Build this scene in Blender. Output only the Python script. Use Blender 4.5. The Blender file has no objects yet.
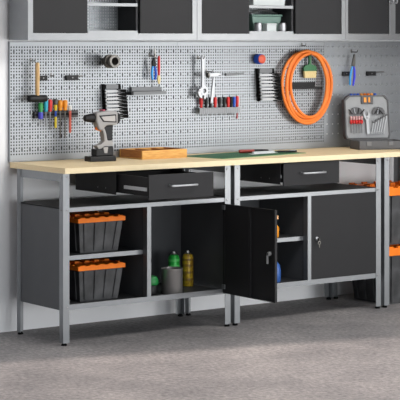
import bpy, bmesh, math, random
from mathutils import Vector, Matrix
random.seed(7)
PI = math.pi
COL = bpy.context.scene.collection
SC = bpy.context.scene

# ---------------------------------------------------------------- camera, light, exposure
cd = bpy.data.cameras.new('camera'); cam = bpy.data.objects.new('camera', cd); COL.objects.link(cam)
cam.location = (-4.3498, -7.028, 1.4217)
cam.rotation_euler = (PI/2, 0, -0.6314)
cd.sensor_fit = 'HORIZONTAL'; cd.sensor_width = 36.0
cd.lens = 36.0*1769.17/400.0
cd.shift_x = 0.0; cd.shift_y = -(200-41.08)/400.0
cd.clip_end = 200
SC.camera = cam

w = bpy.data.worlds.new('world'); SC.world = w; w.use_nodes = True
bg = w.node_tree.nodes['Background']
bg.inputs[0].default_value = (0.80, 0.90, 1.0, 1); bg.inputs[1].default_value = 0.40

def sun(name, rot, energy, color, angle):
    l = bpy.data.lights.new(name, 'SUN'); l.energy = energy; l.color = color; l.angle = angle
    o = bpy.data.objects.new(name, l); COL.objects.link(o); o.rotation_euler = rot; return o
def area(name, loc, target, sx, sy, energy, color):
    l = bpy.data.lights.new(name, 'AREA'); l.shape = 'RECTANGLE'; l.size = sx; l.size_y = sy
    l.energy = energy; l.color = color
    o = bpy.data.objects.new(name, l); COL.objects.link(o); o.location = loc
    d = Vector(target)-Vector(loc); o.rotation_euler = d.to_track_quat('-Z', 'Y').to_euler(); return o
sun('sun', (math.radians(35), 0, 0), 2.9, (1.0, 0.85, 0.765), math.radians(2.4))
area('front_right_key', (4.0, -3.8, 1.0), (0.9, 0.5, 1.0), 1.6, 1.95, 72, (1.0, 0.985, 0.96))  # unseen area lamp added as the key from front right
area('low_front_fill', (1.2, -8.9, 0.72), (0.9, 0.5, 0.6), 5.4, 1.44, 250, (0.97, 0.985, 1.0))  # unseen low lamp added to brighten the wall under the benches
area('overhead_fill', (1.2, -1.4, 2.5), (0.9, 0.1, 0.8), 2.4, 0.7, 50, (1.0, 0.98, 0.95))  # unseen overhead lamp added to brighten the worktops
SC.view_settings.view_transform = 'Standard'; SC.view_settings.look = 'None'
SC.view_settings.gamma = 1.0; SC.view_settings.use_curve_mapping = False
SC.view_settings.exposure = 0.0

# ---------------------------------------------------------------- materials
def lin(c):
    r = []
    for v in c:
        v /= 255.0
        r.append(v/12.92 if v <= 0.04045 else ((v+0.055)/1.055)**2.4)
    return (r[0], r[1], r[2], 1.0)
MATS = {}
def mat(name, rgb, rough=0.5, metal=0.0, vary=0.0, scale=8.0, stretch=(1, 1, 1), bump=0.0, rgb2=None, spec=0.5):
    if name in MATS: return MATS[name]
    m = bpy.data.materials.new(name); m.use_nodes = True; MATS[name] = m
    nt = m.node_tree; b = nt.nodes['Principled BSDF']
    b.inputs['Base Color'].default_value = lin(rgb); b.inputs['Roughness'].default_value = rough
    b.inputs['Metallic'].default_value = metal; b.inputs['Specular IOR Level'].default_value = spec
    tc = nt.nodes.new('ShaderNodeTexCoord'); mp = nt.nodes.new('ShaderNodeMapping')
    mp.inputs['Scale'].default_value = stretch
    nt.links.new(tc.outputs['Object'], mp.inputs['Vector'])
    n = nt.nodes.new('ShaderNodeTexNoise'); n.inputs['Scale'].default_value = scale; n.inputs['Detail'].default_value = 6
    nt.links.new(mp.outputs['Vector'], n.inputs['Vector'])
    if vary > 0 or rgb2:
        mx = nt.nodes.new('ShaderNodeMix'); mx.data_type = 'RGBA'
        c = lin(rgb)
        c2 = lin(rgb2) if rgb2 else tuple(max(0, v*(1-vary)) for v in c[:3])+(1,)
        mx.inputs[6].default_value = c; mx.inputs[7].default_value = c2
        rp = nt.nodes.new('ShaderNodeValToRGB'); rp.color_ramp.elements[0].position = .35; rp.color_ramp.elements[1].position = .68
        nt.links.new(n.outputs['Fac'], rp.inputs['Fac']); nt.links.new(rp.outputs['Color'], mx.inputs[0])
        nt.links.new(mx.outputs[2], b.inputs['Base Color'])
    if bump > 0:
        bp = nt.nodes.new('ShaderNodeBump'); bp.inputs['Strength'].default_value = bump; bp.inputs['Distance'].default_value = .01
        nt.links.new(n.outputs['Fac'], bp.inputs['Height']); nt.links.new(bp.outputs['Normal'], b.inputs['Normal'])
    return m

GREY = mat('grey_powder_coat', (136, 139, 142), .36, .7, .06, 20)
CABGREY = mat('light_grey_powder_coat', (136, 138, 140), .36, .75, .05, 20)
PEG = mat('perforated_steel', (156, 160, 164), .40, .62, .05, 6)
DARK = mat('anthracite_panel', (56, 57, 59), .55, 0, .10, 10, spec=.25)
PANEL = mat('dark_grey_panel', (86, 88, 91), .5, 0, .06, 10, spec=.3)
DARKER = mat('anthracite_door', (35, 35, 37), .55, 0, .08, 10, spec=.25)
BLACK = mat('black_plastic', (26, 26, 28), .45, 0, .1, 30, spec=.3)
RUBBER = mat('black_rubber', (18, 18, 18), .85, spec=.1)
WOOD = mat('birch_worktop', (244, 222, 178), .5, 0, 0, 14, (1, 14, 14), 0, (236, 210, 162))
EDGE = mat('worktop_edge_band', (230, 212, 172), .45, 0, .05, 20)
STEEL = mat('brushed_steel', (150, 151, 153), .32, .9, .08, 30)
CHROME = mat('chrome', (170, 172, 175), .4, .7)
IRON = mat('dull_iron', (120, 118, 114), .4, .85, .25, 40)
ORANGE = mat('orange_plastic', (246, 126, 22), .5, 0, .12, 16, spec=.25)
BIN = mat('black_tote_plastic', (46, 47, 49), .5, 0, .0, 14, (1, 1, 1), .1, (74, 75, 77))
HOSE = mat('orange_hose_rubber', (236, 128, 50), .45, 0, .06, 20, spec=.35)
HANDLEWOOD = mat('pale_handle_wood', (214, 178, 126), .5, 0, 0, 30, (8, 8, 1), 0, (196, 156, 102))
PINE = mat('pine_box_wood', (224, 172, 92), .5, 0, 0, 18, (1, 8, 14), 0, (202, 142, 62))
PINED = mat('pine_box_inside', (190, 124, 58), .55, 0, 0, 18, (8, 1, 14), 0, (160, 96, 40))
def plastic(n, rgb, r=.38): return mat(n, rgb, r, 0, .05, 20)
RED = plastic('red_plastic', (206, 40, 40)); BLUE = plastic('blue_plastic', (36, 84, 190)); GREEN = plastic('green_plastic', (52, 150, 74))
TEAL = plastic('teal_plastic', (36, 160, 186)); YELLOW = plastic('yellow_plastic', (222, 196, 44)); AMBER = plastic('amber_plastic', (230, 146, 34))
CORAL = plastic('coral_plastic', (222, 108, 92)); WHITE = plastic('white_plastic', (232, 232, 230)); DRILLG = plastic('drill_grey_plastic', (158, 156, 155), .5)
VIOLET = plastic('deep_blue_plastic', (44, 48, 214)); CYAN = plastic('sky_blue_plastic', (60, 160, 232)); SAGE = plastic('grey_green_plastic', (88, 118, 108))
BRISTLE = mat('cream_bristles', (222, 204, 152), .8, 0, 0, 60, (12, 12, 1), .3, (198, 176, 120))
BRUSHG = plastic('brush_green_paint', (38, 104, 62))
LEDGE = mat('mid_grey_steel', (112, 114, 116), .5, .3)
FOAM = mat('case_grey_liner', (150, 152, 154), .6, 0, .05, 30)
PALESTEEL = mat('pale_satin_steel', (168, 170, 172), .5, .5)
CASE = mat('case_dark_shell', (80, 80, 82), .5, 0, .08, 30)
CASERED = mat('case_maroon_shell', (74, 56, 58), .5, 0, .1, 30)

# ---------------------------------------------------------------- mesh helpers
class MB:
    def __init__(s): s.bm = bmesh.new()
    def box(s, x0, x1, y0, y1, z0, z1, M=None):
        vs = [s.bm.verts.new((x, y, z)) for z in (z0, z1) for y in (y0, y1) for x in (x0, x1)]
        for f in ((0, 2, 3, 1), (4, 5, 7, 6), (0, 1, 5, 4), (2, 6, 7, 3), (0, 4, 6, 2), (1, 3, 7, 5)):
            s.bm.faces.new([vs[i] for i in f])
        if M is not None:
            for v in vs: v.co = M @ v.co
        return s
    def taper(s, b, t, z0, z1):            # b, t = (x0,x1,y0,y1) at bottom and top
        vs = [s.bm.verts.new((x, y, z)) for (q, z) in ((b, z0), (t, z1)) for y in q[2:] for x in q[:2]]
        for f in ((0, 2, 3, 1), (4, 5, 7, 6), (0, 1, 5, 4), (2, 6, 7, 3), (0, 4, 6, 2), (1, 3, 7, 5)):
            s.bm.faces.new([vs[i] for i in f])
        return s
    def prism(s, pts, a0, a1, axis='y', M=None):    # polygon extruded along an axis; pts in the two other axes
        def P(u, v, a): return {'y': (u, a, v), 'z': (u, v, a), 'x': (a, u, v)}[axis]
        A = [s.bm.verts.new(P(u, v, a0)) for u, v in pts]; B = [s.bm.verts.new(P(u, v, a1)) for u, v in pts]
        n = len(pts)
        s.bm.faces.new(A); s.bm.faces.new(B[::-1])
        for i in range(n): s.bm.faces.new((A[i], B[i], B[(i+1) % n], A[(i+1) % n]))
        if M is not None:
            for v in A+B: v.co = M @ v.co
        return s
    def lathe(s, prof, c=(0, 0, 0), n=20, axis='z', M=None):   # prof: (radius, height)
        R = []
        for r, h in prof:
            ring = []
            for i in range(n):
                a = 2*PI*i/n; u, v = r*math.cos(a), r*math.sin(a)
                p = {'z': (u, v, h), 'x': (h, u, v), 'y': (u, -h, v)}[axis]
                p = Vector(p)+Vector(c)
                ring.append(s.bm.verts.new(M @ p if M is not None else p))
            R.append(ring)
        for k in range(len(R)-1):
            for i in range(n): s.bm.faces.new((R[k][i], R[k][(i+1) % n], R[k+1][(i+1) % n], R[k+1][i]))
        s.bm.faces.new(R[0][::-1]); s.bm.faces.new(R[-1])
        return s
    def tube(s, pts, r, n=8, closed=False, flat=1.0):
        pts = [Vector(p) for p in pts]; R = []; m = len(pts)
        prev = None
        for k in range(m):
            a = pts[(k-1) % m] if (closed or k > 0) else pts[0]
            b = pts[(k+1) % m] if (closed or k < m-1) else pts[-1]
            t = (b-a).normalized()
            if prev is None:
                u = t.cross(Vector((0, 1, 0)))
                if u.length < .1: u = t.cross(Vector((1, 0, 0)))
            else:
                u = prev-t*prev.dot(t)
            u.normalize(); prev = u; v = t.cross(u)
            rr = r[k] if isinstance(r, (list, tuple)) else r
            R.append([s.bm.verts.new(pts[k]+u*rr*math.cos(2*PI*i/n)+v*rr*flat*math.sin(2*PI*i/n)) for i in range(n)])
        for k in range(m if closed else m-1):
            A, B = R[k], R[(k+1) % m]
            for i in range(n): s.bm.faces.new((A[i], A[(i+1) % n], B[(i+1) % n], B[i]))
        if not closed:
            s.bm.faces.new(R[0][::-1]); s.bm.faces.new(R[-1])
        return s
    def ring(s, c, ro, ri, y0, y1, n=16):          # flat washer in the xz plane
        q = []
        for (r, y) in ((ro, y0), (ri, y0), (ri, y1), (ro, y1)):
            q.append([s.bm.verts.new((c[0]+r*math.cos(2*PI*i/n), y, c[1]+r*math.sin(2*PI*i/n))) for i in range(n)])
        for k in range(4):
            A, B = q[k], q[(k+1) % 4]
            for i in range(n): s.bm.faces.new((A[i], A[(i+1) % n], B[(i+1) % n], B[i]))
        return s
    def build(s, name, m, parent=None, bevel=0.0, smooth=False, loc=(0, 0, 0)):
        bmesh.ops.recalc_face_normals(s.bm, faces=s.bm.faces)
        me = bpy.data.meshes.new(name); s.bm.to_mesh(me); s.bm.free()
        o = bpy.data.objects.new(name, me); COL.objects.link(o); me.materials.append(m)
        o.location = loc
        if parent is not None: o.parent = parent
        if bevel > 0:
            b = o.modifiers.new('bevel', 'BEVEL'); b.width = bevel; b.segments = 2; b.limit_method = 'ANGLE'; b.angle_limit = math.radians(40)
        if smooth:
            for p in me.polygons: p.use_smooth = True
            try: me.set_sharp_from_angle(angle=math.radians(40))
            except Exception: pass
        return o
def tag(o, label=None, cat=None, group=None, kind=None):
    if label: o['label'] = label
    if cat: o['category'] = cat
    if group: o['group'] = group
    if kind: o['kind'] = kind
    return o
def thing(name, loc, label, cat, group=None, rz=0.0):
    o = bpy.data.objects.new(name, None); COL.objects.link(o); o.empty_display_size = .05
    o.location = loc; o.rotation_euler = (0, 0, rz)
    return tag(o, label, cat, group)
def copy_tree(o, parent=None):
    c = o.copy(); COL.objects.link(c)
    if parent is not None: c.parent = parent
    for ch in list(o.children): copy_tree(ch, c)
    return c

# ---------------------------------------------------------------- setting
def floor_material():
    m = bpy.data.materials.new('concrete_floor'); m.use_nodes = True; nt = m.node_tree; b = nt.nodes['Principled BSDF']
    b.inputs['Roughness'].default_value = .7
    tc = nt.nodes.new('ShaderNodeTexCoord')
    def noise(sc, st, det=8):
        mp = nt.nodes.new('ShaderNodeMapping'); mp.inputs['Scale'].default_value = st
        mp.inputs['Rotation'].default_value = (0, 0, .5)
        nt.links.new(tc.outputs['Object'], mp.inputs['Vector'])
        n = nt.nodes.new('ShaderNodeTexNoise'); n.inputs['Scale'].default_value = sc; n.inputs['Detail'].default_value = det
        n.inputs['Roughness'].default_value = .65
        nt.links.new(mp.outputs['Vector'], n.inputs['Vector']); return n
    n1 = noise(1.6, (1, 1, 1), 12); n2 = noise(52, (1, .8, 1), 12)
    r1 = nt.nodes.new('ShaderNodeValToRGB'); e = r1.color_ramp.elements
    e[0].position = .3; e[0].color = lin((118, 117, 119)); e[1].position = .7; e[1].color = lin((168, 164, 163))
    nt.links.new(n1.outputs['Fac'], r1.inputs['Fac'])
    r2 = nt.nodes.new('ShaderNodeValToRGB'); e = r2.color_ramp.elements
    e[0].position = .36; e[0].color = (.56, .56, .57, 1); e[1].position = .66; e[1].color = (1.12, 1.1, 1.08, 1)
    nt.links.new(n2.outputs['Fac'], r2.inputs['Fac'])
    mx = nt.nodes.new('ShaderNodeMix'); mx.data_type = 'RGBA'; mx.blend_type = 'MULTIPLY'; mx.inputs[0].default_value = 1
    nt.links.new(r1.outputs['Color'], mx.inputs[6]); nt.links.new(r2.outputs['Color'], mx.inputs[7])
    nt.links.new(mx.outputs[2], b.inputs['Base Color'])
    bp = nt.nodes.new('ShaderNodeBump'); bp.inputs['Strength'].default_value = .25; bp.inputs['Distance'].default_value = .01
    nt.links.new(n2.outputs['Fac'], bp.inputs['Height']); nt.links.new(bp.outputs['Normal'], b.inputs['Normal'])
    return m
WALLM = mat('white_painted_wall', (242, 243, 245), .8, 0, .03, 3)
tag(MB().box(-7, 7, -9, .60, -.12, 0).build('floor', floor_material()), kind='structure')
WY = .512
tag(MB().box(-7, 7, WY, WY+.12, -.1, 2.65).build('wall_back', WALLM), kind='structure')
tag(MB().prism([(-7, WY+.12), (7, WY+.12), (7, -4.15), (-7, -.15)][::-1], 2.6, 2.72, 'z').build('sun_blocker_slab', WALLM), kind='structure')  # unseen slab, front edge slanted to cast the shade line on the floor

tag(MB().box(2.8, 2.9, -.9, WY, -.1, 2.6).build('right_light_blocker', mat('right_blocker_grey', (190, 190, 192), .8, 0, .03, 3)), kind='structure')  # unseen blocker added to darken the right perforated panel and its reflections

tag(MB().box(-5.4, -5.3, -9, WY, -.1, 2.6).build('left_light_blocker', mat('left_blocker_grey', (84, 84, 86), .8, 0, .03, 3)), kind='structure')  # unseen dark blocker added to cut light on left-facing sides

# ---------------------------------------------------------------- perforated panels
def perforated(x0, x1, z0, z1, zbot, ztop, y, px=.0152, pz=.0150, hs=.0073, slots=True):
    bm = bmesh.new()
    W = x1-x0
    nc = int(W/px+.2); px = W/nc; mx = px/2
    nr = int((ztop-zbot)/pz)+1
    xs = [x0]; zs = [z0]
    for i in range(nc): c = x0+mx+i*px; xs += [c-hs/2, c+hs/2]
    for j in range(nr): c = ztop-(nr-1-j)*pz; zs += [c-hs/2, c+hs/2]
    xs.append(x1); zs.append(z1)
    V = [[bm.verts.new((x, y, z)) for z in zs] for x in xs]
    for a in range(len(xs)-1):
        for b in range(len(zs)-1):
            if a % 2 == 1:
                col = a//2
                if b % 2 == 1: continue
                if slots and b > 0 and b < len(zs)-2 and col % 3 == 1:
                    rowtop = nr-1-(b//2)          # row above this strip, counted from the top
                    if rowtop % 4 == 1: continue
            bm.faces.new((V[a][b], V[a+1][b], V[a+1][b+1], V[a][b+1]))
    return bm
def pegboard(i, label):
    x0 = .0005+i*1.003; x1 = x0+1.002; zt = 1.418; y = .4945
    t = thing('pegboard', (x0, y, .832), label, 'pegboard', 'perforated steel panels above the worktops')
    bm = perforated(0, x1-x0, 0, zt-.832, .022, zt-.832-.026, 0) if i < 2 else perforated(0, x1-x0, 0, zt-.832, .022, zt-.832-.026, 0, .040, .054, .0075, False)
    mb = MB(); mb.bm.free(); mb.bm = bm
    o = mb.build('perforated_sheet', PEG, t)
    s = o.modifiers.new('solid', 'SOLIDIFY'); s.thickness = .0012; s.offset = 0
    f = MB()
    L = x1-x0; H = zt-.832
    MB().box(.002, L-.002, .006, .0075, .002, H-.002).build('hole_tone_sheet', mat('hole_shade_dark', (36, 37, 39), .9, spec=.05) if i < 2 else WALLM, t)  # dark sheet paints the holes' shade; white one brightens the right panel's holes
    f.box(0, .0015, .001, .0165, 0, H).box(L-.0015, L, .001, .0165, 0, H).box(0, L, .001, .0165, 0, .0015).box(0, L, .001, .0165, H-.0015, H)
    f.build('folded_edge', PEG, t)
    return t
pegboard(0, 'grey perforated steel wall panel at the left end, behind the cordless drill')
pegboard(1, 'grey perforated wall panel between the left and right ones, carrying the hammer')
pegboard(2, 'shadowed perforated wall panel at the right end, behind the open tool case')

# ---------------------------------------------------------------- workbenches
BW = .978; BD = .425; ZT = .8295; ZB = .803
def leg(parent, x, y, sx, sy):
    # L-profile corner upright: flanges of 34 mm
    t = .0025; a = .034
    pts = [(0, 0), (a, 0), (a, t), (t, t), (t, a), (0, a)]
    pts = [(x+sx*u, y+sy*v) for u, v in pts]
    mb = MB(); mb.prism(pts if sx*sy > 0 else pts[::-1], .012, ZB, 'z')
    l = mb.build('leg', GREY, parent)
    f = MB(); cx, cy = x+sx*.013, y+sy*.013
    f.lathe([(.013, 0), (.014, .003), (.012, .008), (.008, .0125)], (cx, cy, 0), 12)
    tag(f.build('foot', RUBBER, l), 'black foot')
    for z in ((.785, .632, .178) if parent.get('closed') else (.785,)):
        if sy > 0: MB().lathe([(.0045, -.001), (.0045, .002), (.002, .0035)], (x+sx*.022, y, z), 8, 'y').build('bolt', STEEL, l)
        if sx > 0: MB().lathe([(.0045, .001), (.0045, -.002), (.002, -.0035)], (x, y+sy*.022, z), 8, 'x').build('bolt', STEEL, l)
    return l
def bench(x, label, drawer_out, door_open, wide=BW, closed=True):
    r = thing('workbench', (x, 0, 0), label, 'workbench', 'workbenches along the wall')
    W = wide
    if closed: r['closed'] = 1
    for (lx, ly, sx, sy) in ((0, 0, 1, 1), (W, 0, -1, 1), (0, BD, 1, -1), (W, BD, -1, -1)): leg(r, lx, ly, sx, sy)
    if closed: del r['closed']
    top = MB().box(-.0005, W+.0245, -.0166, .4925, ZB, ZT).build('worktop', WOOD, r, .001)
    MB().box(-.0005, W+.0245, -.0176, -.0166, ZB+.0005, ZT-.0005).build('edge_band', EDGE, top)
    for sx in (0.0027, W-.0045):
        MB().box(sx, sx+.0018, .003, BD-.003, .764, ZB-.0005).build('side_rail', GREY, r)
    MB().box(.003, W-.003, BD-.005, BD-.003, .764, ZB-.0005).build('rear_rail', GREY, r)
    if not closed: return r
    def deck(name, x0, x1, zt, zb, y1=BD-.004, yf=.0028, drop=.0005):
        d = MB().box(x0, x1, yf+.0017, y1, zt-drop-.006, zt-drop).build(name, DARK, r)
        tag(MB().box(x0, x1, yf, yf+.0017, zb, zt).box(x0, x1, yf+.0017, yf+.015, zb, zb+.0015).build('front_rail', GREY, d), 'grey front rail')
        return d
    deck('shelf', .034, W-.034, .6425, .6225); deck('bottom_shelf', .034, W-.034, .190, .164, drop=.008)
    for xa, xb in ((.0028, .034), (W-.034, W-.0028)): MB().box(xa, xb, .034, BD-.034, .636, .642).build('shelf_side', DARK, r)
    deck('middle_shelf', .036, .4765, .4130, .3920, BD-.02, .040)
    # vertical divider with its grey front stile
    d = MB().box(.482, .484, .006, BD-.015, .1825, .635).build('divider', PANEL, r)
    MB().box(.4765, .4995, .0030, .0050, .19, .6225).box(.4765, .478, .005, .038, .19, .6225).build('stile', GREY, d)
    for sx in (.0028, W-.005): MB().box(sx, sx+.0022, .004, BD-.004, .163, .6405).build('side_panel', PANEL, r)
    MB().box(.005, W-.005, BD-.008, BD-.0055, .163, .6405).build('back_panel', PANEL, r)
    # drawer housing hung under the worktop
    hx0, hx1 = .302, .694
    h = MB()
    h.box(hx0, hx0+.0015, .012, .372, .690, ZB-.001).box(hx1-.0015, hx1, .012, .372, .690, ZB-.001).box(hx0, hx1, .370, .372, .690, ZB-.001)
    hz = h.build('drawer_housing', DARK, r)
    for yy in (.10, .17): MB().lathe([(.003, .001), (.003, -.001), (.001, -.002)], (hx0, yy, .716), 8, 'x').build('screw', STEEL, hz)
    o = -drawer_out
    q = MB(); a0, a1 = hx0+.014, hx1-.014; y0, y1 = .004+o, .345+o; zz = .699; zh = .786
    q.box(a0, a0+.0015, y0, y1, zz, zh).box(a1-.0015, a1, y0, y1, zz, zh).box(a0, a1, y1-.0015, y1, zz, zh).box(a0, a1, y0, y1, zz, zz+.0015)
    q.box(a0-.0015, a0+.004, y0, y1, zh-.002, zh+.0015).box(a1-.004, a1+.0015, y0, y1, zh-.002, zh+.0015)
    q.box(.311, .6835, o-.0035, o+.0045, .683, .7985)
    dr = q.build('drawer', DARKER, r)
    hd = MB(); cy = o-.0035
    hd.tube([(.428, cy, .744), (.428, cy-.022, .744), (.434, cy-.026, .744), (.567, cy-.026, .744), (.573, cy-.022, .744), (.573, cy, .744)], .0052, 8)
    tag(hd.build('handle', CHROME, dr, smooth=True), 'chrome bow handle')
    for e in (a0-.0075, a1+.0015): tag(MB().box(e, e+.0055, y0+.012, min(y0+.20, .36), .722, .738).build('slide_rail', mat('zinc_plated_rail', (196, 198, 200), .4, .3), dr), 'steel slide rail')
    # door of the right bay
    X0, X1 = .501, .944; Z0, Z1 = .188, .6215
    if not door_open:
        m = MB(); m.box(X0, X1, .0025, .018, Z0+.003, Z1)
        dd = m.build('door', DARKER, r, .001)
        lk = MB(); lk.lathe([(.010, 0), (.010, .005), (.008, .007), (.003, .0075)], (.5355, .0025, .400), 14, 'y')
        k = lk.build('lock', CHROME, dd, smooth=True)
        tag(MB().box(.5345, .5365, -.022, -.005, .391, .404).ring((.5365, .380), .010, .006, -.019, -.017, 12).box(.5345, .5385, -.020, -.018, .356, .374).build('key', IRON, k), 'key hanging from the lock')
    else:
        hx = .9300; L = .468
        m = MB(); m.box(hx+.012, hx+.0135, -L+.055, -.002, Z0-.018, Z1-.008)               # outer sheet
        m.box(hx, hx+.0135, -L+.055-.0015, -L+.055, Z0-.018, Z1-.008).box(hx, hx+.0135, -.0035, -.002, Z0-.018, Z1-.008)
        m.box(hx, hx+.0135, -L+.055, -.002, Z1-.0095, Z1-.008).box(hx, hx+.0135, -L+.055, -.002, Z0-.018, Z0-.0165)
        m.box(hx+.002, hx+.012, -.217, -.207, Z0-.016, Z1-.01)                            # stiffener fold
        m.box(hx, hx+.002, -L+.055, -L+.068, Z0-.018, Z1-.008).box(hx, hx+.002, -.016, -.002, Z0-.018, Z1-.008)
        m.box(hx+.0005, hx+.012, -.207, -.016, Z0-.016, Z1-.01)
        dd = m.build('door', DARKER, r)
        for za, zb in ((Z1-.036, Z1-.014), (Z0+.004, Z0+.026)): MB().box(hx-.006, hx+.002, -.020, .002, za, zb).build('hinge', GREY, dd)
        k = MB(); k.lathe([(.010, 0), (.010, .012), (.004, .014)], (0, 0, 0), 12, 'x', Matrix.Translation((hx+.012, -.364, .4)) @ Matrix.Rotation(PI, 4, 'Z'))
        k.box(hx-.006, hx-.003, -.381, -.356, .392, .404).box(hx-.006, hx-.003, -.368, -.357, .352, .404)
        tag(k.build('lock', mat('zinc_plated_rail', (196, 198, 200), .4, .3), dd), 'steel cam latch on the inside of the door')
    return r
P = 1.0035
bench(0, 'left grey steel workbench with pulled-out drawer and open black door', .25, True)
bench(P, 'grey steel workbench with closed drawer and one closed locked door, between the others', 0, False)
bench(2*P, 'narrow grey steel workbench at the right end standing over stacked black totes', 0, False, .488, False)

# ---------------------------------------------------------------- wall cabinets
def cabinet(x, W, label, openmid=True):
    y0 = .3068; y1 = .494; z0 = 1.427; z1 = 2.02
    r = thing('wall_cabinet', (x, y1, z0), label, 'cabinet', 'wall cabinets above the pegboard')
    def B(*a):                       # boxes in world minus the root
        return (a[0], a[1], a[2]-y1, a[3]-y1, a[4]-z0, a[5]-z0)
    c = MB()
    c.box(*B(.001, .0025, y0+.002, y1, z0+.002, z1-.002)).box(*B(W-.0025, W-.001, y0+.002, y1, z0+.002, z1-.002)).box(*B(.001, W-.001, y0+.002, y1, z1-.002, z1)).box(*B(.001, W-.001, y0+.002, y1, z0, z0+.002))
    c.build('case', GREY, r)
    if openmid:
        o0, o1 = .346, .638
        fr = MB(); fr.box(*B(0, W, y0, y0+.002, z0, z0+.033)).box(*B(0, .028, y0, y0+.002, z0+.033, z1-.033)).box(*B(W-.028, W, y0, y0+.002, z0+.033, z1-.033)).box(*B(0, W, y0, y0+.002, z1-.033, z1))
        fr.build('face_frame', CABGREY, r)
        MB().box(*B(.029, o0-.006, y0+.004, y0+.018, z0+.0335, z1-.034)).build('door', DARKER, r, .001)
        MB().box(*B(o1+.016, W-.029, y0+.004, y0+.018, z0+.0335, z1-.034)).build('door', DARKER, r, .001)
        MB().box(*B(o0-.016, o0-.006, y0+.019, y1-.003, z0+.003, z1-.003)).build('divider', DARK, r)
        MB().box(*B(o1, o1+.011, y0+.019, y1-.003, z0+.003, z1-.003)).build('divider', DARK, r)
        MB().box(*B(o0-.005, o1-.0005, y0+.003, y1-.004, 1.4715, 1.4735)).box(*B(o0-.005, o1-.0005, y0+.0025, y0+.004, 1.460, 1.4735)).build('floor_panel', CABGREY, r)
        MB().box(*B(o0-.005, o1-.0005, y0+.006, y1-.004, 1.6075, 1.610)).box(*B(o0-.005, o1-.0005, y0+.0045, y0+.006, 1.595, 1.610)).build('shelf', CABGREY, r)
        bm = perforated(o0-.016, o1+.011, 1.462-z0, z1-.003-z0, 1.48-z0, 1.97-z0, -.0025)
        mb = MB(); mb.bm.free(); mb.bm = bm
        o = mb.build('back_panel', PEG, r); s = o.modifiers.new('solid', 'SOLIDIFY'); s.thickness = .0012; s.offset = 0
    else:
        m0, m1 = .319, .366
        fr = MB(); fr.box(*B(0, W, y0, y0+.002, z0, z0+.035)).box(*B(0, .017, y0, y0+.002, z0+.035, z1-.033)).box(*B(W-.017, W, y0, y0+.002, z0+.035, z1-.033)).box(*B(0, W, y0, y0+.002, z1-.033, z1)).box(*B(m0, m1, y0, y0+.002, z0+.035, z1-.033))
        fr.build('face_frame', CABGREY, r)
        for a, b, hx in ((.018, m0-.001, m0+.008), (m1+.001, W-.018, m1-.008)):
            d = MB().box(*B(a, b, y0+.004, y0+.018, z0+.036, z1-.034)).build('door', DARKER, r, .001)
            h = MB(); zb, zt = 1.634-z0, 1.73-z0; yy = y0-y1
            h.tube([(hx, yy, zb), (hx, yy-.020, zb), (hx, yy-.024, zb+.006), (hx, yy-.024, zt-.006), (hx, yy-.020, zt), (hx, yy, zt)], .0045, 8)
            tag(h.build('handle', CHROME, d, smooth=True), 'chrome bar handle')
    return r
cabinet(-.008, 1.002, 'left wall cabinet with dark doors around an empty open bay')
cabinet(.9965, 1.0025, 'wall cabinet with dark doors around an open bay holding a green box')
cabinet(2.0005, .68, 'wall cabinet at the right end with two closed dark doors and bar handles', False)

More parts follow.
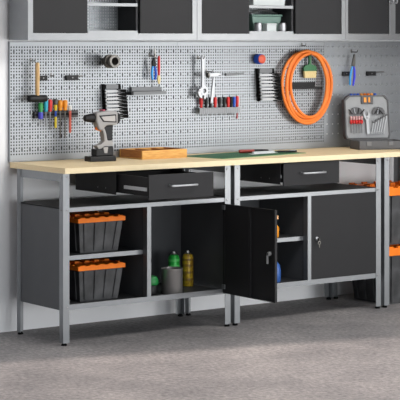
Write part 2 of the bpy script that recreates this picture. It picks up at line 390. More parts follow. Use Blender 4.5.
# ---------------------------------------------------------------- totes
def tote(loc, w, d, h, band, label, group, rz=0):
    r = thing('storage_tote', loc, label, 'storage tote', group, rz)
    ins = w*.10
    b = MB(); hb = h-band
    b.taper((ins, w-ins, ins, d-ins), (ins*.35, w-ins*.35, ins*.35, d-ins*.35), 0, hb)
    # vertical ribs on front, back and the two sides
    n = 4
    for i in range(n):
        for side in (0, 1):
            u = (i+.5)/n
            e = .006*w/.26
            rw = w*.022
            x_b = ins+(w-2*ins)*u; x_t = ins*.35+(w-ins*.7)*u
            yb, yt = (ins, ins*.35) if side == 0 else (d-ins, d-ins*.35); s = -1 if side == 0 else 1
            b.taper((x_b-rw, x_b+rw, min(yb, yb+s*e), max(yb, yb+s*e)), (x_t-rw, x_t+rw, min(yt, yt+s*e), max(yt, yt+s*e)), .01, hb-.004)
            y_b = ins+(d-2*ins)*u; y_t = ins*.35+(d-ins*.7)*u
            xb, xt = (ins, ins*.35) if side == 0 else (w-ins, w-ins*.35)
            b.taper((min(xb, xb+s*e), max(xb, xb+s*e), y_b-rw, y_b+rw), (min(xt, xt+s*e), max(xt, xt+s*e), y_t-rw, y_t+rw), .01, hb-.004)
    b.build('tub', BIN, r, .0012)
    l = MB(); z0 = hb; z1 = h-band*.18
    # band around the rim, two flaps with interlocking teeth in the middle, raised lugs on the edges
    t = w*.035
    l.box(0, w, 0, t, z0, z1).box(0, w, d-t, d, z0, z1).box(0, t, t, d-t, z0, z1).box(w-t, w, t, d-t, z0, z1)
    nt_ = 8; ym = d/2; am = d*.06
    pts = [(t, t), (w-t, t)]
    zig = []
    for i in range(nt_+1):
        xx = w-t-(w-2*t)*i/nt_
        s = am if i % 2 == 0 else -am
        zig += [(xx+(0 if i == 0 else w*.02), ym+s), (xx-(0 if i == nt_ else w*.02), ym+s)]
    l.prism(pts+zig, z0+band*.35, z1-band*.12, 'z')
    l.prism([(x, y+.003) for x, y in zig[::-1]]+[(w-t, d-t), (t, d-t)], z0+band*.35, z1+band*.02, 'z')
    for i in range(5):
        xx = w*(.08+.84*i/4)
        l.box(xx-w*.05, xx+w*.05, ym-am*1.2, ym+am*1.2, z1-band*.12, h+band*.10)
    for i in range(4):
        xx = w*(.12+.76*i/3)
        l.box(xx-w*.045, xx+w*.045, d-t*1.2, d, z1, h)
    for i in range(5):
        xx = w*(.10+.80*i/4)
        l.box(xx-w*.055, xx+w*.055, .001, t*1.5, z1, h-band*.02)
    for yy in (.2, .5, .8): l.box(0, t, d*yy-w*.05, d*yy+w*.05, z1, h).box(w-t, w, d*yy-w*.05, d*yy+w*.05, z1, h)
    tag(l.build('lid', ORANGE, r, .0015), 'orange interlocking lid')
    return r
G = 'black totes with orange lids'
tote((.122, .062, .4130), .268, .31, .172, .026, 'smaller black tote with orange lid on the upper shelf of the left workbench', G)
tote((.122, .062, .1825), .268, .31, .176, .026, 'smaller black tote with orange lid on the bottom shelf of the left workbench', G)
tote((2.06, .046, 0), .36, .335, .315, .05, 'larger black tote with orange lid standing on the floor under another one', G)
tote((2.06, .046, .3205), .36, .335, .318, .05, 'larger black tote with orange lid stacked on top of another by the right end', G)

# ---------------------------------------------------------------- things in the cupboards
t = thing('canister', (.672, .072, .1825), 'brushed steel cylindrical canister on the left bench bottom shelf', 'canister')
MB().lathe([(.050, 0), (.052, .003), (.052, .118), (.054, .121), (.054, .124), (.050, .124), (.049, .012)], n=28).build('body', mat('polished_canister_steel', (166, 163, 161), .34, .7), t, smooth=True)
def spraycan(loc, label, band, h, r, cap, stripe=None):
    t = thing('spray_can', loc, label, 'spray can', 'spray cans in the left bench')
    MB().lathe([(r*.94, 0), (r, .004), (r, h*.82), (r*.86, h*.88), (r*.55, h*.915)], n=20).build('body', band, t, smooth=True)
    if stripe:
        m = MB()
        for z in (.16, .36, .56, .72):
            m.lathe([(r*1.004, h*z), (r*1.012, h*(z+.01)), (r*1.012, h*(z+.06)), (r*1.004, h*(z+.07))], n=20)
        m.build('label_band', stripe, t, smooth=True)
    MB().lathe([(r*.55, h*.915), (r*.58, h*.93), (r*.4, h*.95)], n=16).build('collar', STEEL, t, smooth=True)
    MB().lathe([(r*.22, h*.95), (r*.24, h*.985), (r*.16, h)], n=12).build('nozzle', cap, t, smooth=True)
CANY = mat('yellow_printed_can', (196, 168, 40), .35, .2, 0, 60, (1, 1, 1), 0, (120, 88, 30))
spraycan((.888, .24, .1825), 'yellow printed spray can standing right of the steel canister', CANY, .178, .028, WHITE, mat('brown_print', (120, 92, 34), .4))
spraycan((.812, .255, .1825), 'green spray can standing behind the steel canister', mat('bright_green_can', (34, 168, 62), .35, .2, .2, 40), .178, .029, WHITE, mat('pale_green_print', (76, 186, 92), .4))
t = thing('plastic_jar', (.565, .10, .1825), 'small dark jar with round green lid left of the steel canister', 'jar')
MB().lathe([(.030, 0), (.032, .004), (.032, .044), (.027, .050)], n=18).build('body', BLACK, t, smooth=True)
MB().lathe([(.034, .048), (.037, .052), (.037, .072), (.028, .088), (.008, .093)], n=18).build('lid', mat('deep_green_lid', (30, 128, 62), .4), t, smooth=True)

t = thing('spray_bottle', (1.318, .085, .4130), 'orange trigger spray bottle beside the open door on the middle shelf', 'spray bottle')
MB().lathe([(.026, 0), (.029, .004), (.029, .052), (.020, .066), (.012, .072)], n=18).build('bottle', AMBER, t, smooth=True)
MB().lathe([(.014, .072), (.015, .088)], n=14).build('collar', WHITE, t)
m = MB(); m.box(-.045, .028, -.009, .009, .092, .112).box(-.01, .01, -.009, .009, .084, .095).prism([(-.03, .092), (-.022, .092), (-.03, .058), (-.037, .056)], -.005, .005, 'y')
m.build('trigger_head', mat('pale_orange_plastic', (236, 176, 120), .4), t, .002)
t = thing('plastic_bottle', (1.328, .09, .1825), 'blue plastic bottle with dark cap beside the open door on the bottom shelf', 'bottle')
MB().lathe([(.030, 0), (.033, .005), (.034, .06), (.028, .09), (.014, .106)], n=18).build('bottle', mat('navy_blue_plastic', (52, 92, 160), .35), t, smooth=True)
MB().lathe([(.015, .106), (.016, .130), (.012, .134)], n=14).build('cap', BLACK, t, smooth=True)

# upper cabinet contents
zc = 1.4735
t = thing('tool_box', (1.51, .42, zc), 'grey-green plastic box in the open bay of the wall cabinet', 'box')
MB().taper((-.085, .085, -.035, .035), (-.10, .10, -.04, .04), 0, .080).build('body', SAGE, t, .003)
MB().box(-.104, .104, -.044, .044, .0805, .091).build('lid', SAGE, t, .002)
m = MB(); m.tube([(-.10+.2*i/12, 0, .0925+.022*math.sin(PI*i/12)) for i in range(13)], .006, 8)
m.build('handle', STEEL, t, smooth=True)
t = thing('jar', (1.378, .405, zc), 'dark green round jar left of the grey-green box', 'jar')
MB().lathe([(.022, 0), (.024, .004), (.024, .060), (.016, .068), (.016, .078)], n=18).build('body', mat('dark_green_glass', (38, 66, 56), .3), t, smooth=True)
MB().lathe([(.017, .078), (.018, .082), (.018, .094)], n=18).build('lid', STEEL, t, smooth=True)
for i, (x, lab) in enumerate(((1.420, 'small steel can at the left of the white carton in the wall cabinet'), (1.583, 'small steel can at the right of the white carton in the wall cabinet'))):
    t = thing('metal_can', (x, .342, zc), lab, 'can', 'small steel cans in the wall cabinet')
    MB().lathe([(.020, 0), (.021, .003), (.021, .038)], n=18).build('body', CHROME, t, smooth=True)
    MB().lathe([(.0215, .0385), (.0215, .044), (.019, .046)], n=18).build('lid', STEEL, t, smooth=True)
t = thing('small_carton', (1.500, .345, zc), 'small white carton between two steel cans in the wall cabinet', 'carton')
MB().box(-.032, .032, -.018, .018, 0, .034).build('body', mat('white_card', (184, 190, 190), .6), t, .001)
MB().box(-.033, .033, -.019, .019, .0345, .042).build('lid', mat('white_card', (184, 190, 190), .6), t, .001)
t = thing('white_box', (1.49, .39, 1.610), 'white box on the upper shelf of the wall cabinet', 'box')
MB().taper((-.105, .105, -.055, .055), (-.112, .112, -.06, .06), 0, .085).build('body', mat('white_card', (184, 190, 190), .6), t, .002)
MB().box(-.116, .116, -.064, .064, .0855, .100).build('lid', WHITE, t, .002)

# ---------------------------------------------------------------- tools on the perforated wall
PY = .4937             # front face of the panels
def hook(x, z, label, out=.045, span=.0):
    t = thing('peg_hook', (x, PY, z), label, 'hook', 'steel hooks on the perforated wall')
    m = MB(); m.box(-.004, .004, -.002, -.0002, -.006, .014).tube([(0, -.001, 0), (0, -out, -.001), (0, -out-.006, .004), (0, -out-.007, .012)], .0026, 8)
    m.build('steel_wire', IRON, t, smooth=True)
    return t
def bracket(x, z, w, label, rod=0):
    t = thing('tool_holder', (x, PY, z), label, 'holder', 'small black holders on the perforated wall')
    m = MB(); m.box(0, w, -.014, -.0003, -.012, .012).box(0, w, -.020, -.014, -.012, -.008)
    m.build('plate', BLACK, t, .001)
    if rod: MB().tube([(w, -.008, .007), (w+rod, -.010, .009)], .0025, 8).build('rod', IRON, t, smooth=True)
    MB().lathe([(.004, .014), (.004, .016), (.002, .017)], (w*.5, 0, 0), 8, 'y').build('screw', STEEL, t)
    return t

# mallet
t = thing('mallet', (.1285, PY-.047, 1.14), 'rubber mallet with pale wooden handle hanging head down', 'mallet')
MB().tube([(0, 0, .0), (0, 0, .05), (0, 0, .12), (0, 0, .170), (0, 0, .176)], [.010, .0105, .011, .0105, .009], 12, False, 1.0).build('handle', HANDLEWOOD, t, smooth=True)
MB().lathe([(.015, -.050), (.0175, -.046), (.0175, .046), (.015, .050)], (0, 0, 0), 20, 'x').build('head', BLACK, t, smooth=True)

hook(.117, 1.325, 'steel hook above the wooden-handled rubber mallet', .040)
bracket(.160, 1.239, .046, 'small black holder just right of the mallet handle', 0)
bracket(.3163, 1.239, .071, 'black holder with short rod above the left screwdriver rack', .03)
hook(.2349, 1.250, 'small steel hook between the two black holders on the left panel', .02)

def screwdriver(loc, label, hmat, hl, hr, sl, sr, smat=None, cap=None, group='screwdrivers in the left rack', name='screwdriver', flat=False):
    t = thing(name, loc, label, 'screwdriver', group)       # origin at the handle's foot, shaft hanging down
    MB().lathe([(hr*.62, 0), (hr*.9, hl*.08), (hr*.72, hl*.2), (hr, hl*.42), (hr*1.02, hl*.8), (hr*.9, hl*.95), (hr*.5, hl)], n=12).build('handle', hmat, t, smooth=True)
    MB().lathe([(sr*.5, -sl), (sr, -sl+.006), (sr, .001)], n=8).build('shaft', smat or STEEL, t, smooth=True)
    if cap: MB().lathe([(hr*.95, hl*.83), (hr*1.08, hl*.86), (hr*1.05, hl*.99), (hr*.6, hl*1.05)], n=12).build('cap', cap, t, smooth=True)
    return t
def rail_rack(x0, x1, z, hgt, label, m, slots, depth=.036, lip=True):
    t = thing('tool_rack', (x0, PY, z), label, 'rack', 'tool racks on the perforated wall')
    L = x1-x0; q = MB(); q.box(0, L, -.003, -.0003, -hgt, 0)
    # top plate with round gaps left between bars, front lip
    xs = sorted(slots); a = 0
    for s in xs:
        q.box(a, s-.0065-x0, -depth, -.003, -.0035, 0); a = s+.0065-x0
    q.box(a, L, -depth, -.003, -.0035, 0)
    k = 0.0
    while k < L-.001:
        e = min(k+.0105, L); q.box(k, e, -depth-.002, -depth, -hgt, 0); q.box(e, min(e+.002, L), -depth-.0008, -depth, -hgt, 0); k = e+.002
    q.build('rail', m, t)
    return t
xs = [.157, .1873, .2114, .2432, .2705, .2984, .3276]
t = thing('magnetic_tool_bar', (.130, PY, 1.041), 'black bar of mixed hanging tools under the mallet', 'tool bar')
MB().box(0, .256, -.014, -.0003, 0, .034).build('bar', BLACK, t, .002)
for a, b in ((.002, .012), (.022, .032)): MB().box(.003, .253, -.0155, -.0138, a, b).build('magnet_strip', CASE, t)
yt = PY-.029
screwdriver((xs[0], yt, 1.060), 'stubby green and blue handled screwdriver at the left of the black bar', GREEN, .060, .0125, .05, .003, STEEL, None)
m = MB(); m.lathe([(.0100, -.022), (.0125, -.020), (.0130, .004), (.0115, .012)], n=12); o = m.build('grip_band', plastic('indigo_plastic', (70, 70, 190)), None, smooth=True)
o.parent = [c for c in COL.objects if c.name.startswith('screwdriver')][0]
screwdriver((xs[1], yt, 1.073), 'teal handled screwdriver beside the green one in the black bar', TEAL, .060, .0115, .075, .003)
screwdriver((xs[2], yt, 1.073), 'red handled screwdriver between the teal and yellow tools in the black bar', RED, .060, .0115, .090, .003)
t = screwdriver((xs[3], yt, 1.077), 'narrow blue and yellow tool with dark cap in the black bar', YELLOW, .030, .0085, .030, .005, BLUE, None)
MB().lathe([(.008, .030), (.012, .034), (.012, .054), (.008, .058)], n=12).build('cap', CASE, t, smooth=True)
MB().lathe([(.006, -.085), (.006, -.030)], n=10).build('barrel', YELLOW, t, smooth=True)
screwdriver((xs[4], yt, 1.077), 'long screwdriver with amber handle left of its twin', AMBER, .052, .0125, .138, .0034, IRON)
screwdriver((xs[5], yt, 1.077), 'long screwdriver with amber handle right of its twin', AMBER, .052, .0125, .138, .0034, IRON)
t = thing('pen_tool', (xs[6], yt, 1.072), 'coral pen-like tool with white cap at the right of the black bar', 'tool')
MB().lathe([(.003, -.108), (.0065, -.100), (.0065, 0), (.006, .004)], n=12).build('barrel', CORAL, t, smooth=True)
MB().lathe([(.007, .004), (.0095, .008), (.0095, .026), (.006, .030)], n=12).build('cap', WHITE, t, smooth=True)

# pipe coupling on a peg
t = thing('hose_coupling', (.543, PY-.024, 1.320), 'dull metal hose coupling sticking out from the left panel', 'coupling')
t.scale = (1.15, 1.3, 1.15)
m = MB(); m.lathe([(.020, 0), (.020, .018), (.030, .020), (.030, .036), (.024, .038), (.024, .046), (.029, .048), (.029, .062), (.025, .064), (.018, .064), (.017, .020)], n=24, axis='y')
m.build('body', mat('tarnished_zinc', (112, 108, 102), .45, .6, .3, 40), t, smooth=True)
MB().lathe([(.006, -.018), (.006, .0)], n=10, axis='y').build('peg', STEEL, t)
MB().ring((0, 0), .027, .018, -.0665, -.0645, 24).build('rim', IRON, t, smooth=True)

# racks of combination wrenches
def wrench_mesh(L, r):
    m = MB(); m.box(-L/2, L/2, -.003, .003, -r*.95, r*.95)
    m.ring((L/2, 0), r*1.05, r*.6, -.004, .004, 14)
    m.prism([(-L/2, -r*.5), (-L/2-r*1.9, -r*1.3), (-L/2-r*2.2, -r*.5), (-L/2-r*1.2, -r*.3), (-L/2-r*1.2, r*.4), (-L/2-r*2.2, r*.6), (-L/2-r*1.7, r*1.3), (-L/2, r*.6)], -.0045, .0045, 'y')
    return m
def wrench_rack(x0, z1, w, n, pitch, lean, label, glabel, lab2):
    t = thing('wrench_rack', (x0, PY, z1), label, 'rack', 'wrench racks on the perforated wall')
    H = pitch*n+.03
    q = MB()
    q.prism([(.002, 0), (.014, 0), (.014+lean*.6, -H), (.002+lean*.6, -H)], -.014, -.0003, 'y')
    for i in range(n):
        zz = -.036-pitch*i; sx = lean*.6*(-zz/H)
        q.prism([(.002+sx, zz+.005), (.020+sx, zz+.002), (.004+sx, zz-.006)], -.0355, -.012, 'y')
    q.build('left_clip', RUBBER, t)
    q = MB()
    q.prism([(w-.018, 0), (w, 0), (w+lean, -H), (w-.018+lean, -H)], -.014, -.0003, 'y')
    for i in range(n):
        zz = -.036-pitch*i; sx = lean*(-zz/H)
        q.prism([(w+.006+sx, zz+.009), (w-.042+sx, zz+.003), (w-.042+sx, zz-.001), (w+.006+sx, zz-.0085)], -.050, -.012, 'y')
    q.build('right_clip', RUBBER, t)
    MB().box(.018, w-.018, -.020, -.0003, -.026, -.002).build('top_plate', LEDGE, t, .001)
    for i in range(n):
        zz = z1-.036-pitch*i; f = .036+pitch*i; sh = lean*.8*f/H
        o = wrench_mesh(w*.86+lean*.2*f/H, .0062-.0001*i).build('combination_wrench', mat('satin_steel', (182, 184, 186), .5, .35, .08, 30), None)
        o.location = (x0+w/2+sh, PY-.0405, zz)
        tag(o, lab2 % (('topmost' if i == 0 else 'lowest' if i == n-1 else ('second', 'third', 'fourth', 'fifth', 'sixth', 'seventh', 'eighth', 'ninth')[i-1]+' from the top')), 'wrench', glabel)
wrench_rack(.530, 1.204, .110, 8, .0185, .020, 'black and grey wrench rack behind the cordless drill', 'wrenches in the left rack', 'steel wrench in the rack behind the drill, %s of eight')
wrench_rack(1.516, 1.275, .122, 8, .0185, .024, 'black and grey wrench rack beside the orange hose coil', 'wrenches in the right rack', 'steel wrench in the rack beside the orange hose, %s of eight')

# pliers
def pliers(loc, label, jaw, grips, L=.10, spread=.022, tilt=0.0, js=1.0):
    t = thing('pliers', loc, label, 'pliers', 'pliers on the perforated wall')
    t.rotation_euler = (0, tilt, 0)
    m = MB()
    m.prism([(-.010, -.008), (.010, -.008), (.011, .006), (.004, .034*js), (.0006, .036*js), (0, .012), (-.0006, .036*js), (-.004, .034*js), (-.011, .006)], -.005, .005, 'y')
    m.lathe([(.007, .005), (.007, .007)], (0, 0, 0), 12, 'y')
    m.build('jaws', jaw, t, .0008)
    for s, g in zip((-1, 1), grips):
        MB().tube([(s*.005, 0, -.006), (s*spread*.55, 0, -L*.25), (s*spread*.8, 0, -L*.6), (s*spread*.55, 0, -L)], [.0045, .006, .0068, .005], 10).build('grip', g, t, smooth=True)
    return t
hook(.826, 1.345, 'steel hook holding the black pliers with blue grips', .045)
pliers((.829, PY-.038, 1.301), 'black pliers with dark and blue grips left of the red handled knife', BLACK, (CYAN, BLUE), .078, .016)
t = thing('putty_knife', (.866, PY-.030, 1.245), 'red handled knife with white tip beside the black pliers', 'knife')
MB().tube([(0, 0, 0), (0, 0, .04), (0, 0, .085), (0, 0, .1)], [.006, .0075, .007, .005], 10).build('handle', RED, t, smooth=True)
MB().prism([(-.006, 0), (.006, 0), (.0085, -.020), (.004, -.044), (-.004, -.044), (-.009, -.020)], -.003, .003, 'y').build('tip', BRISTLE, t)
t = thing('small_tube', (.846, PY-.020, 1.340), 'small white tube pointing up above the black pliers', 'tube')
MB().lathe([(.0065, 0), (.0065, .028), (.004, .036), (.003, .044)], n=12).build('body', WHITE, t, smooth=True)
hook(.866, 1.334, 'steel hook behind the small white tube on the left panel', .022)

# magnetic steel shelf
t = thing('tool_shelf', (.690, PY, 1.150), 'grey folded steel ledge below the black pliers', 'shelf')
MB().box(.012, .200, -.022, -.0003, .014, .036).build('rear_rail', LEDGE, t, .002)
MB().box(0, .205, -.055, -.0003, .009, .0138).box(0, .205, -.058, -.0551, -.002, .0138).build('ledge', LEDGE, t)
MB().box(-.014, -.0002, -.058, -.0003, -.004, .011).build('end_cap', BLACK, t)

# adjustable wrench
t = thing('adjustable_wrench', (1.137, PY-.044, 1.165), 'large chrome adjustable wrench hanging jaw down beside the hammer', 'wrench')
m = MB()
m.prism([(-.010, .012), (-.007, .060), (-.009, .150), (-.012, .172), (-.006, .182), (.006, .182), (.012, .172), (.009, .150), (.007, .060), (.010, .012)], -.005, .005, 'y')
m.ring((.006, -.004), .026, .011, -.008, .008, 20).prism([(-.018, .006), (-.014, -.022), (-.006, -.026), (-.010, -.044), (-.026, -.038), (-.036, -.014), (-.030, .004)], -.0075, .0075, 'y').prism([(.004, -.024), (.022, -.020), (.016, -.040), (.008, -.052), (.002, -.040)], -.0075, .0075, 'y')
m.build('body', CHROME, t, .0015)
MB().prism([(-.031, .005), (-.018, .008), (-.016, -.004), (-.028, -.008)], -.0095, .0095, 'y').build('movable_jaw', STEEL, t, .0012)
MB().lathe([(.007, -.008), (.0075, -.006), (.0075, .006), (.007, .008)], (-.012, 0, .010), 14, 'x').build('screw', STEEL, t, smooth=True)
hook(1.137, 1.331, 'steel hook at the top of the chrome adjustable wrench', .050)

# claw hammer
t = thing('claw_hammer', (1.203, PY-.054, 1.243), 'steel claw hammer hanging with its head up over the red and black screwdrivers', 'hammer')
MB().prism([(-.0075, -.150), (-.0085, -.090), (-.0055, -.010), (-.005, .012), (.005, .012), (.0055, -.010), (.0085, -.090), (.0075, -.150)], -.005, .005, 'y', Matrix.Rotation(.12, 4, 'Y')).build('handle', CHROME, t, .002)
m = MB(); m.prism([(-.036, -.012), (-.036, .012), (-.022, .009), (-.004, .012), (.014, .014), (.032, .008), (.044, -.006), (.030, -.001), (.010, -.008), (-.010, -.010), (-.024, -.008)], -.010, .010, 'y')
m.build('head', CHROME, t, .002)
MB().lathe([(.013, -.046), (.014, -.044), (.014, -.037), (.011, -.036)], (0, 0, 0), 16, 'x').build('striking_face', IRON, t, smooth=True)
hook(1.192, 1.262, 'steel hook under the head of the claw hammer', .052)
t = thing('wire_holder', (1.315, PY, 1.245), 'thin steel double wire holder right of the claw hammer', 'holder')
MB().box(0, .075, -.010, -.0003, -.008, .006).tube([(.07, -.008, .003), (.118, -.012, .005)], .0022, 8).build('plate', LEDGE, t)

# silver screwdriver rack
xs = [1.149, 1.181, 1.208, 1.241, 1.267, 1.300, 1.327, 1.347, 1.367, 1.387]
rail_rack(1.123, 1.394, 1.070, .030, 'silver rail rack of red and black screwdrivers under the hammer', mat('pale_rail_steel', (142, 144, 147), .5, .3), [x-.004 for x in xs], .034)
cl = [RED, BLACK, BLACK, RED, BLACK, BLACK, RED, BLACK, BLUE, RED]
nm = ['red handled screwdriver at the left end of the silver rack', 'black handled screwdriver right beside the leftmost red one in the silver rack', 'black handled screwdriver behind the hammer handle in the silver rack', 'red handled screwdriver between two pairs of black ones in the silver rack',
      'black handled screwdriver just right of the middle red one', 'black handled screwdriver two places right of the middle red one', 'red handled screwdriver left of a black and a blue one in the silver rack',
      'black handled screwdriver left of the blue one in the silver rack', 'blue handled screwdriver in the silver rack', 'long red screwdriver at the right end of the silver rack']
for i, x in enumerate(xs):
    screwdriver((x-.004, PY-.018, 1.071), nm[i], cl[i], .054 if i < 9 else .058, .0092, .045 if i < 9 else .062, .0028, STEEL if i < 9 else RED, None, 'screwdrivers in the silver rack')

# tape roll
t = thing('tape_roll', (1.530, PY-.003, 1.325), 'small red and blue roll on a peg above the right wrench rack', 'roll')
MB().lathe([(.024, 0), (.028, .003), (.028, .034), (.026, .038)], n=24, axis='y').build('drum', BLUE, t, smooth=True)
MB().lathe([(.0235, .0385), (.024, .040), (.024, .044), (.019, .047), (.004, .048)], n=24, axis='y').build('face', plastic('brick_red_plastic', (206, 82, 52)), t, smooth=True)

# orange hose coil
t = thing('air_hose', (1.848, PY-.040, 1.170), 'orange hose coiled in a tall loop on the wall', 'hose')
loops = [(.177, .199, -.002, .000, 0), (.163, .193, .002, .003, -.013), (.147, .186, .005, .004, .001), (.129, .174, .006, .010, -.012)]
pts = []
N = 64
for k, (a, b, ox, oz, oy) in enumerate(loops):
    a2, b2, ox2, oz2, oy2 = loops[min(k+1, len(loops)-1)]
    for i in range(N):
        f = i/N; s = f*f*(3-2*f); th = PI/2+2*PI*f
        wob = .004*math.sin(3*th+k*1.7)
        pts.append(((a+(a2-a)*s+wob)*math.cos(th)+ox+(ox2-ox)*s, oy+(oy2-oy)*s, (b+(b2-b)*s+wob)*math.sin(th)+oz+(oz2-oz)*s))
MB().tube(pts, .0086, 10).build('coil', HOSE, t, smooth=True)
for e, nmx in ((pts[0], 1), (pts[-1], -1)):
    e = Vector(e)
    MB().tube([e, e+Vector((nmx*.012, .0, .0)), e+Vector((nmx*.03, .004, -.002))], [.0075, .008, .006], 8).build('end_fitting', IRON, t, smooth=True)
hook(1.845, 1.398, 'white steel hook at the top of the orange hose coil', .028)
# brush
t = thing('paint_brush', (1.882, PY-.022, 1.257), 'green flat paint brush with cream bristles hanging inside the hose coil', 'brush')
MB().prism([(-.044, 0), (.044, 0), (.046, .018), (.034, .030), (.008, .036), (.006, .050), (.0075, .085), (-.0075, .085), (-.006, .050), (-.008, .036), (-.034, .030), (-.046, .018)], -.007, .007, 'y').build('handle', BRUSHG, t, .002)
MB().taper((-.040, .040, -.007, .007), (-.043, .043, -.008, .008), -.038, -.0003).build('bristles', BRISTLE, t, .001)
hook(1.8815, 1.344, 'steel hook holding the green paint brush', .028)
t = thing('tool_ledge', (1.730, PY, 1.158), 'black angled ledge on the wall seen through the hose coil', 'ledge')
MB().box(0, .205, -.003, -.0003, 0, .038).box(0, .205, -.03, -.003, 0, .003).box(0, .205, -.033, -.03, 0, .012).build('ledge', BLACK, t)
MB().box(.205, .232, -.034, -.0003, -.001, .012).build('end_block', BLACK, t)

# blue pliers on the shaded panel
bracket(2.133, 1.239, .048, 'small black holder behind the blue pliers on the right panel', 0)
hook(2.205, 1.361, 'steel hook at the top of the blue gripped pliers', .045)
bracket(2.312, 1.238, .064, 'black holder with thin rod right of the blue pliers', .066)
t = pliers((2.186, PY-.038, 1.288), 'dark steel pliers with bright blue grips above the tool case', IRON, (CYAN, VIOLET), .115, .020, .12, 1.7)
# rack peeking above the case
t = rail_rack(2.175, 2.382, 1.094, .026, 'dark rail rack behind the open tool case', BLACK, [2.19+.0255*i for i in range(8)], .024)
for i in range(8):
    c = (BLUE, BLUE, BLUE, AMBER, ORANGE, ORANGE, AMBER, BLUE)[i]
    nmz = ('blue', 'blue', 'blue', 'amber', 'orange', 'orange', 'amber', 'blue')[i]
    screwdriver((2.19+.0255*i, PY-.0135, 1.095), '%s topped screwdriver peeking over the tool case, %s in its rack' % (nmz, ('leftmost', 'second from left', 'third from left', 'fourth from left', 'fourth from right', 'third from right', 'second from right', 'rightmost')[i]), c, .032, .0085, .04, .0028, STEEL, None, 'screwdrivers behind the tool case')

# ---------------------------------------------------------------- things on the worktop
# cordless drill, standing on its battery
def drill():
    t = thing('cordless_drill', (.408, .305, ZT), 'grey and black cordless drill with orange trigger standing on its battery', 'drill', None, math.radians(-8))
    def U(p): return [((x-102)/172.0, (162.3-y)/209.0) for x, y in p]
    m = MB(); m.prism(U([(95.2, 113), (98, 111.5), (107, 110.6), (114, 110.8), (117.3, 113.5), (118, 118), (117, 122.5), (114, 125), (105.5, 125.5), (103, 127.5), (102.2, 131), (98.2, 130), (97, 126), (95.6, 121)]), -.030, .030, 'y')
    m.build('motor_housing', DRILLG, t, .007)
    m = MB(); m.prism(U([(114.8, 111.5), (117.6, 114), (118.3, 118), (117.3, 122.7), (114.8, 124.6)]), -.032, .032, 'y'); m.build('rear_cap', BLACK, t, .006)
    m = MB(); m.prism(U([(97.5, 115), (113.5, 114), (114, 122.6), (101.5, 121.5)]), -.0325, -.029, 'y'); m.build('side_panel', BLACK, t, .001)
    m = MB(); m.prism(U([(99.5, 116.3), (112.6, 115.3), (112.8, 121.4), (102.3, 120.5)]), -.0345, -.0315, 'y'); m.build('badge_plate', mat('silver_grey_plastic', (178, 174, 172), .5), t, .0008)
    m = MB(); m.lathe([(.010, -.093), (.017, -.088), (.019, -.070), (.022, -.060), (.022, -.044), (.024, -.040)], (0, 0, .2135), 20, 'x'); m.build('chuck', BLACK, t, smooth=True)
    m = MB(); m.prism(U([(97.6, 126.6), (101, 126.6), (101.6, 131.8), (98.2, 130.4), (96.2, 128.8)]), -.009, .009, 'y'); tag(m.build('trigger', ORANGE, t, .002), 'orange trigger')
    m = MB(); m.box(.000, .012, -.022, .022, .2485, .2545); m.build('selector', plastic('magenta_plastic', (190, 60, 90)), t, .001)
    m = MB(); m.prism(U([(102.3, 127), (105, 125.3), (112, 124.6), (111.6, 131), (111.6, 141), (105.8, 141.5), (104.5, 134)]), -.019, .019, 'y'); m.build('grip', BLACK, t, .006)
    m = MB(); m.prism(U([(101.2, 128), (103.4, 127.6), (105.2, 133.5), (106.4, 141), (111.2, 141), (112, 145.5), (110, 147.5), (103.5, 147), (100.5, 149.5), (98, 150), (96, 146), (100.5, 144.5), (103.3, 141.5), (103, 136)]), -.023, .023, 'y'); m.build('front_strut', DRILLG, t, .004)
    m = MB(); m.prism(U([(95, 149.5), (99, 150), (104, 147.2), (111, 146.8), (111.2, 156.5), (95, 156.9)]), -.031, .031, 'y'); m.build('battery', BLACK, t, .004)
    m = MB(); m.prism(U([(101.4, 147.5), (106, 147.5), (105.2, 153.8), (102.4, 153.8)]), -.034, -.028, 'y'); m.build('battery_latch', DRILLG, t, .001)
    m = MB(); m.prism(U([(89.2, 157), (112.6, 156.6), (113.4, 158.5), (113.4, 162.3), (89.2, 162.3)]), -.036, .036, 'y'); m.build('battery_base', BLACK, t, .003)
drill()

# pine box, open on top with compartments
t = thing('wooden_tray', (.634, .276, ZT), 'open pine tray with dividers between the drill and the green mat', 'tray')
L, D, H, th = .276, .205, .044, .010
MB().box(0, L, 0, D, 0, .006).build('base', PINE, t)
MB().box(0, L, 0, th, .006, H).build('front_board', PINE, t, .001); MB().box(0, L, D-th, D, .006, H).build('rear_board', PINE, t, .001)
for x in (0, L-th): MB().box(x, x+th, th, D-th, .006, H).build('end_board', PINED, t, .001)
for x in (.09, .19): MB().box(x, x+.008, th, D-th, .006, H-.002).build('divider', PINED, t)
# cutting mat
def mat_grid():
    m = bpy.data.materials.new('green_cutting_mat'); m.use_nodes = True; nt = m.node_tree; b = nt.nodes['Principled BSDF']; b.inputs['Roughness'].default_value = .6
    tc = nt.nodes.new('ShaderNodeTexCoord'); sp = nt.nodes.new('ShaderNodeSeparateXYZ'); nt.links.new(tc.outputs['Object'], sp.inputs[0])
    outs = []
    for ax in (0, 1):
        md = nt.nodes.new('ShaderNodeMath'); md.operation = 'PINGPONG'; md.inputs[1].default_value = .025
        nt.links.new(sp.outputs[ax], md.inputs[0])
        lt = nt.nodes.new('ShaderNodeMath'); lt.operation = 'LESS_THAN'; lt.inputs[1].default_value = .0006; nt.links.new(md.outputs[0], lt.inputs[0]); outs.append(lt)
    ad = nt.nodes.new('ShaderNodeMath'); ad.operation = 'MAXIMUM'; nt.links.new(outs[0].outputs[0], ad.inputs[0]); nt.links.new(outs[1].outputs[0], ad.inputs[1])
    mx = nt.nodes.new('ShaderNodeMix'); mx.data_type = 'RGBA'; mx.inputs[6].default_value = lin((34, 94, 60)); mx.inputs[7].default_value = lin((110, 160, 110))
    nt.links.new(ad.outputs[0], mx.inputs[0]); nt.links.new(mx.outputs[2], b.inputs['Base Color']); return m
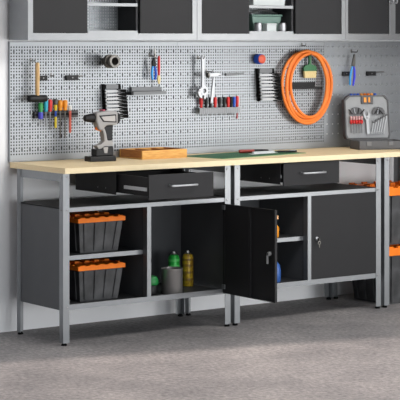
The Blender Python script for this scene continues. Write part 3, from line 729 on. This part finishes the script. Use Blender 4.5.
o = MB().box(0, .64, 0, .30, 0, .0025).build('cutting_mat', mat_grid(), None, loc=(.985, .07, ZT)); o.rotation_euler = (0, 0, math.radians(10))
tag(o, 'green cutting mat lying skewed on the worktop', 'cutting mat')
zm = ZT+.0028
t = thing('craft_knife', (1.385, .335, zm), 'red and black handled craft knife lying on the green mat', 'knife', None, math.radians(-12))
MB().lathe([(.007, -.085), (.009, -.080), (.009, 0)], (0, 0, .010), 12, 'x').build('handle', plastic('dark_red_plastic', (150, 44, 34)), t, smooth=True)
MB().lathe([(.009, .0005), (.0085, .05), (.006, .085)], (0, 0, .010), 12, 'x').build('collar', BLACK, t, smooth=True)
MB().prism([(.085, .008), (.085, .013), (.125, .009)], -.0008, .0008, 'y').build('blade', STEEL, t)
t = thing('steel_ruler', (1.30, .240, zm), 'pale ruler strip lying on the green mat in front of the craft knife', 'ruler', None, math.radians(6))
MB().box(0, .19, 0, .032, 0, .0012).build('strip', WHITE, t)
MB().box(.02, .17, .004, .020, .0013, .012).build('slider', mat('pale_grey_plastic', (206, 208, 210), .4), t, .001)
t = thing('pen', (1.50, .290, zm), 'black pen lying at the right edge of the green mat', 'pen', None, math.radians(-22))
MB().lathe([(.002, 0), (.005, .015), (.005, .11), (.004, .115)], (0, 0, .0055), 10, 'x').build('barrel', BLACK, t, smooth=True)
MB().box(.07, .112, -.0012, .0012, .0105, .0125).build('clip', STEEL, t)

# open tool case
def case():
    t = thing('tool_case', (2.026, .222, ZT), 'open grey tool case with filled lid standing at the right end', 'tool case', None, math.radians(-22))
    W, Dp = .258, .165
    m = MB(); m.box(0, W, 0, Dp, 0, .004).box(0, W, 0, .006, .004, .048).box(0, W, Dp-.006, Dp, .004, .048).box(0, .006, .006, Dp-.006, .004, .048).box(W-.006, W, .006, Dp-.006, .004, .048)
    m.build('base_tray', CASE, t, .002)
    MB().box(.007, W-.007, .007, Dp-.007, .0045, .040).build('base_liner', FOAM, t)
    for x in (.04, .165): MB().box(x, x+.028, -.004, 0, .022, .044).build('latch', mat('dull_grey_plastic', (104, 104, 106), .5), t, .001)
    M = Matrix.Translation((0, Dp+.012, .049)) @ Matrix.Rotation(math.radians(-4), 4, 'X')
    H = .243; c = .026
    out = [(-.010, 0), (W-.022, 0), (W-.016, .02), (W-.022, H-c), (W-c-.018, H), (c-.020, H), (-.022, H-c), (-.018, .02)]
    lid = MB().prism(out, .012, .050, 'y', M).build('lid', CASERED, t, .004)
    rim = MB()
    inn = [(W/2-.018+(x-W/2+.018)*.95, H/2+(z-H/2)*.94) for x, z in out]
    n = len(out)
    for i in range(n):
        a, b, b2, a2 = out[i], out[(i+1) % n], inn[(i+1) % n], inn[i]
        rim.prism([a, b, b2, a2], -.004, .012, 'y', M)
    rim.build('lid_rim', CASE, t)
    MB().prism(inn, .002, .0115, 'y', M).build('lid_liner', FOAM, t)
    MB().box(W/2-.053, W/2+.017, -.006, .004, H-.048, H-.003, M).build('handle_recess', CASE, t, .002)
    for xa, xb in ((W/2-.040, W/2-.024), (W/2-.014, W/2-.002)): MB().box(xa, xb, -.010, -.0061, H-.040, H-.012, M).build('catch', AMBER, t, .001)
    B = Matrix.Translation((2.026, .222, ZT)) @ Matrix.Rotation(math.radians(-22), 4, 'Z') @ M
    def put(o, x, z, y=-.0045, rot=0):
        o.matrix_world = B @ Matrix.Translation((x, y, z)) @ Matrix.Rotation(rot, 4, 'Y')
    # fan shaped holders with hex keys
    for x, lab in ((.044, 'dark fan of hex keys at the upper left of the case lid'), (.174, 'dark fan of hex keys at the upper right of the case lid')):
        s = 1 if x < .1 else -1
        f = thing('hex_key_set', (0, 0, 0), lab, 'hex keys', 'hex key sets in the case lid'); put(f, x, .136)
        MB().prism([(-.038, 0), (.038, 0), (.036, .020), (.024, .036), (0, .042), (-.024, .036), (-.036, .020)], -.004, .004, 'y').build('holder', CASE, f, .001)
        for k in range(4):
            a = math.radians(-40+27*k)*s
            MB().tube([(-.024+.016*k, -.007, .004), (-.024+.016*k+.032*math.sin(a), -.007, .004+.032*math.cos(a))], .003, 6).build('hex_key', BLACK if k != 1 else STEEL, f)
    ordn = ('leftmost', 'second from left', 'middle', 'second from right', 'rightmost')
    for k in range(5):
        f = thing('small_screwdriver', (0, 0, 0), 'red handled screwdriver in the case lid, %s of its row' % ordn[k], 'screwdriver', 'screwdrivers in the case lid'); put(f, .012+.0155*k, .084, -.0105)
        MB().lathe([(.004, 0), (.007, .006), (.0075, .018), (.005, .022)], n=10).build('handle', RED, f, smooth=True)
        MB().lathe([(.005, .0225), (.007, .027), (.007, .040), (.004, .044)], n=10).build('handle_end', mat('pinkish_plastic', (196, 150, 150), .4), f, smooth=True)
        MB().lathe([(.0022, -.05-.004*(k % 2)), (.0026, 0)], n=8).build('shaft', STEEL, f, smooth=True)
    f = thing('small_adjustable_wrench', (0, 0, 0), 'chrome adjustable wrench in the middle of the case lid', 'wrench'); put(f, .110, .032, -.0105, -.06)
    MB().prism([(-.009, -.005), (.009, -.005), (.007, .070), (.014, .085), (.018, .105), (.008, .118), (.006, .100), (-.002, .094), (-.010, .104), (-.014, .122), (-.022, .112), (-.018, .088), (-.008, .070)], -.005, .005, 'y').build('body', PALESTEEL, f, .001)
    MB().lathe([(.004, -.006), (.004, .006)], (0, -.006, .086), 10, 'x').build('screw', STEEL, f)
    for k in range(6):
        ln = .052+.008*k
        f = MB(); f.box(-.0026, .0026, -.0025, .0025, -ln/2, ln/2).ring((0, -ln/2-.004), .0055, .003, -.0035, .0035, 12)
        o = f.build('small_wrench', PALESTEEL, None)
        g = MB().prism([(-.003, ln/2), (.003, ln/2), (.007, ln/2+.007), (.005, ln/2+.013), (0, ln/2+.007), (-.004, ln/2+.012), (-.0065, ln/2+.005)], -.004, .004, 'y').build('open_jaw', CASE, o)
        put(o, .138+.0145*k, .062+.004*k, -.0085, math.radians(12))
        tag(o, 'chrome wrench in the case lid, %s of the six' % (('shortest, leftmost', 'second shortest', 'third shortest', 'third longest', 'second longest', 'longest, rightmost')[k]), 'wrench', 'wrenches in the case lid')
case()
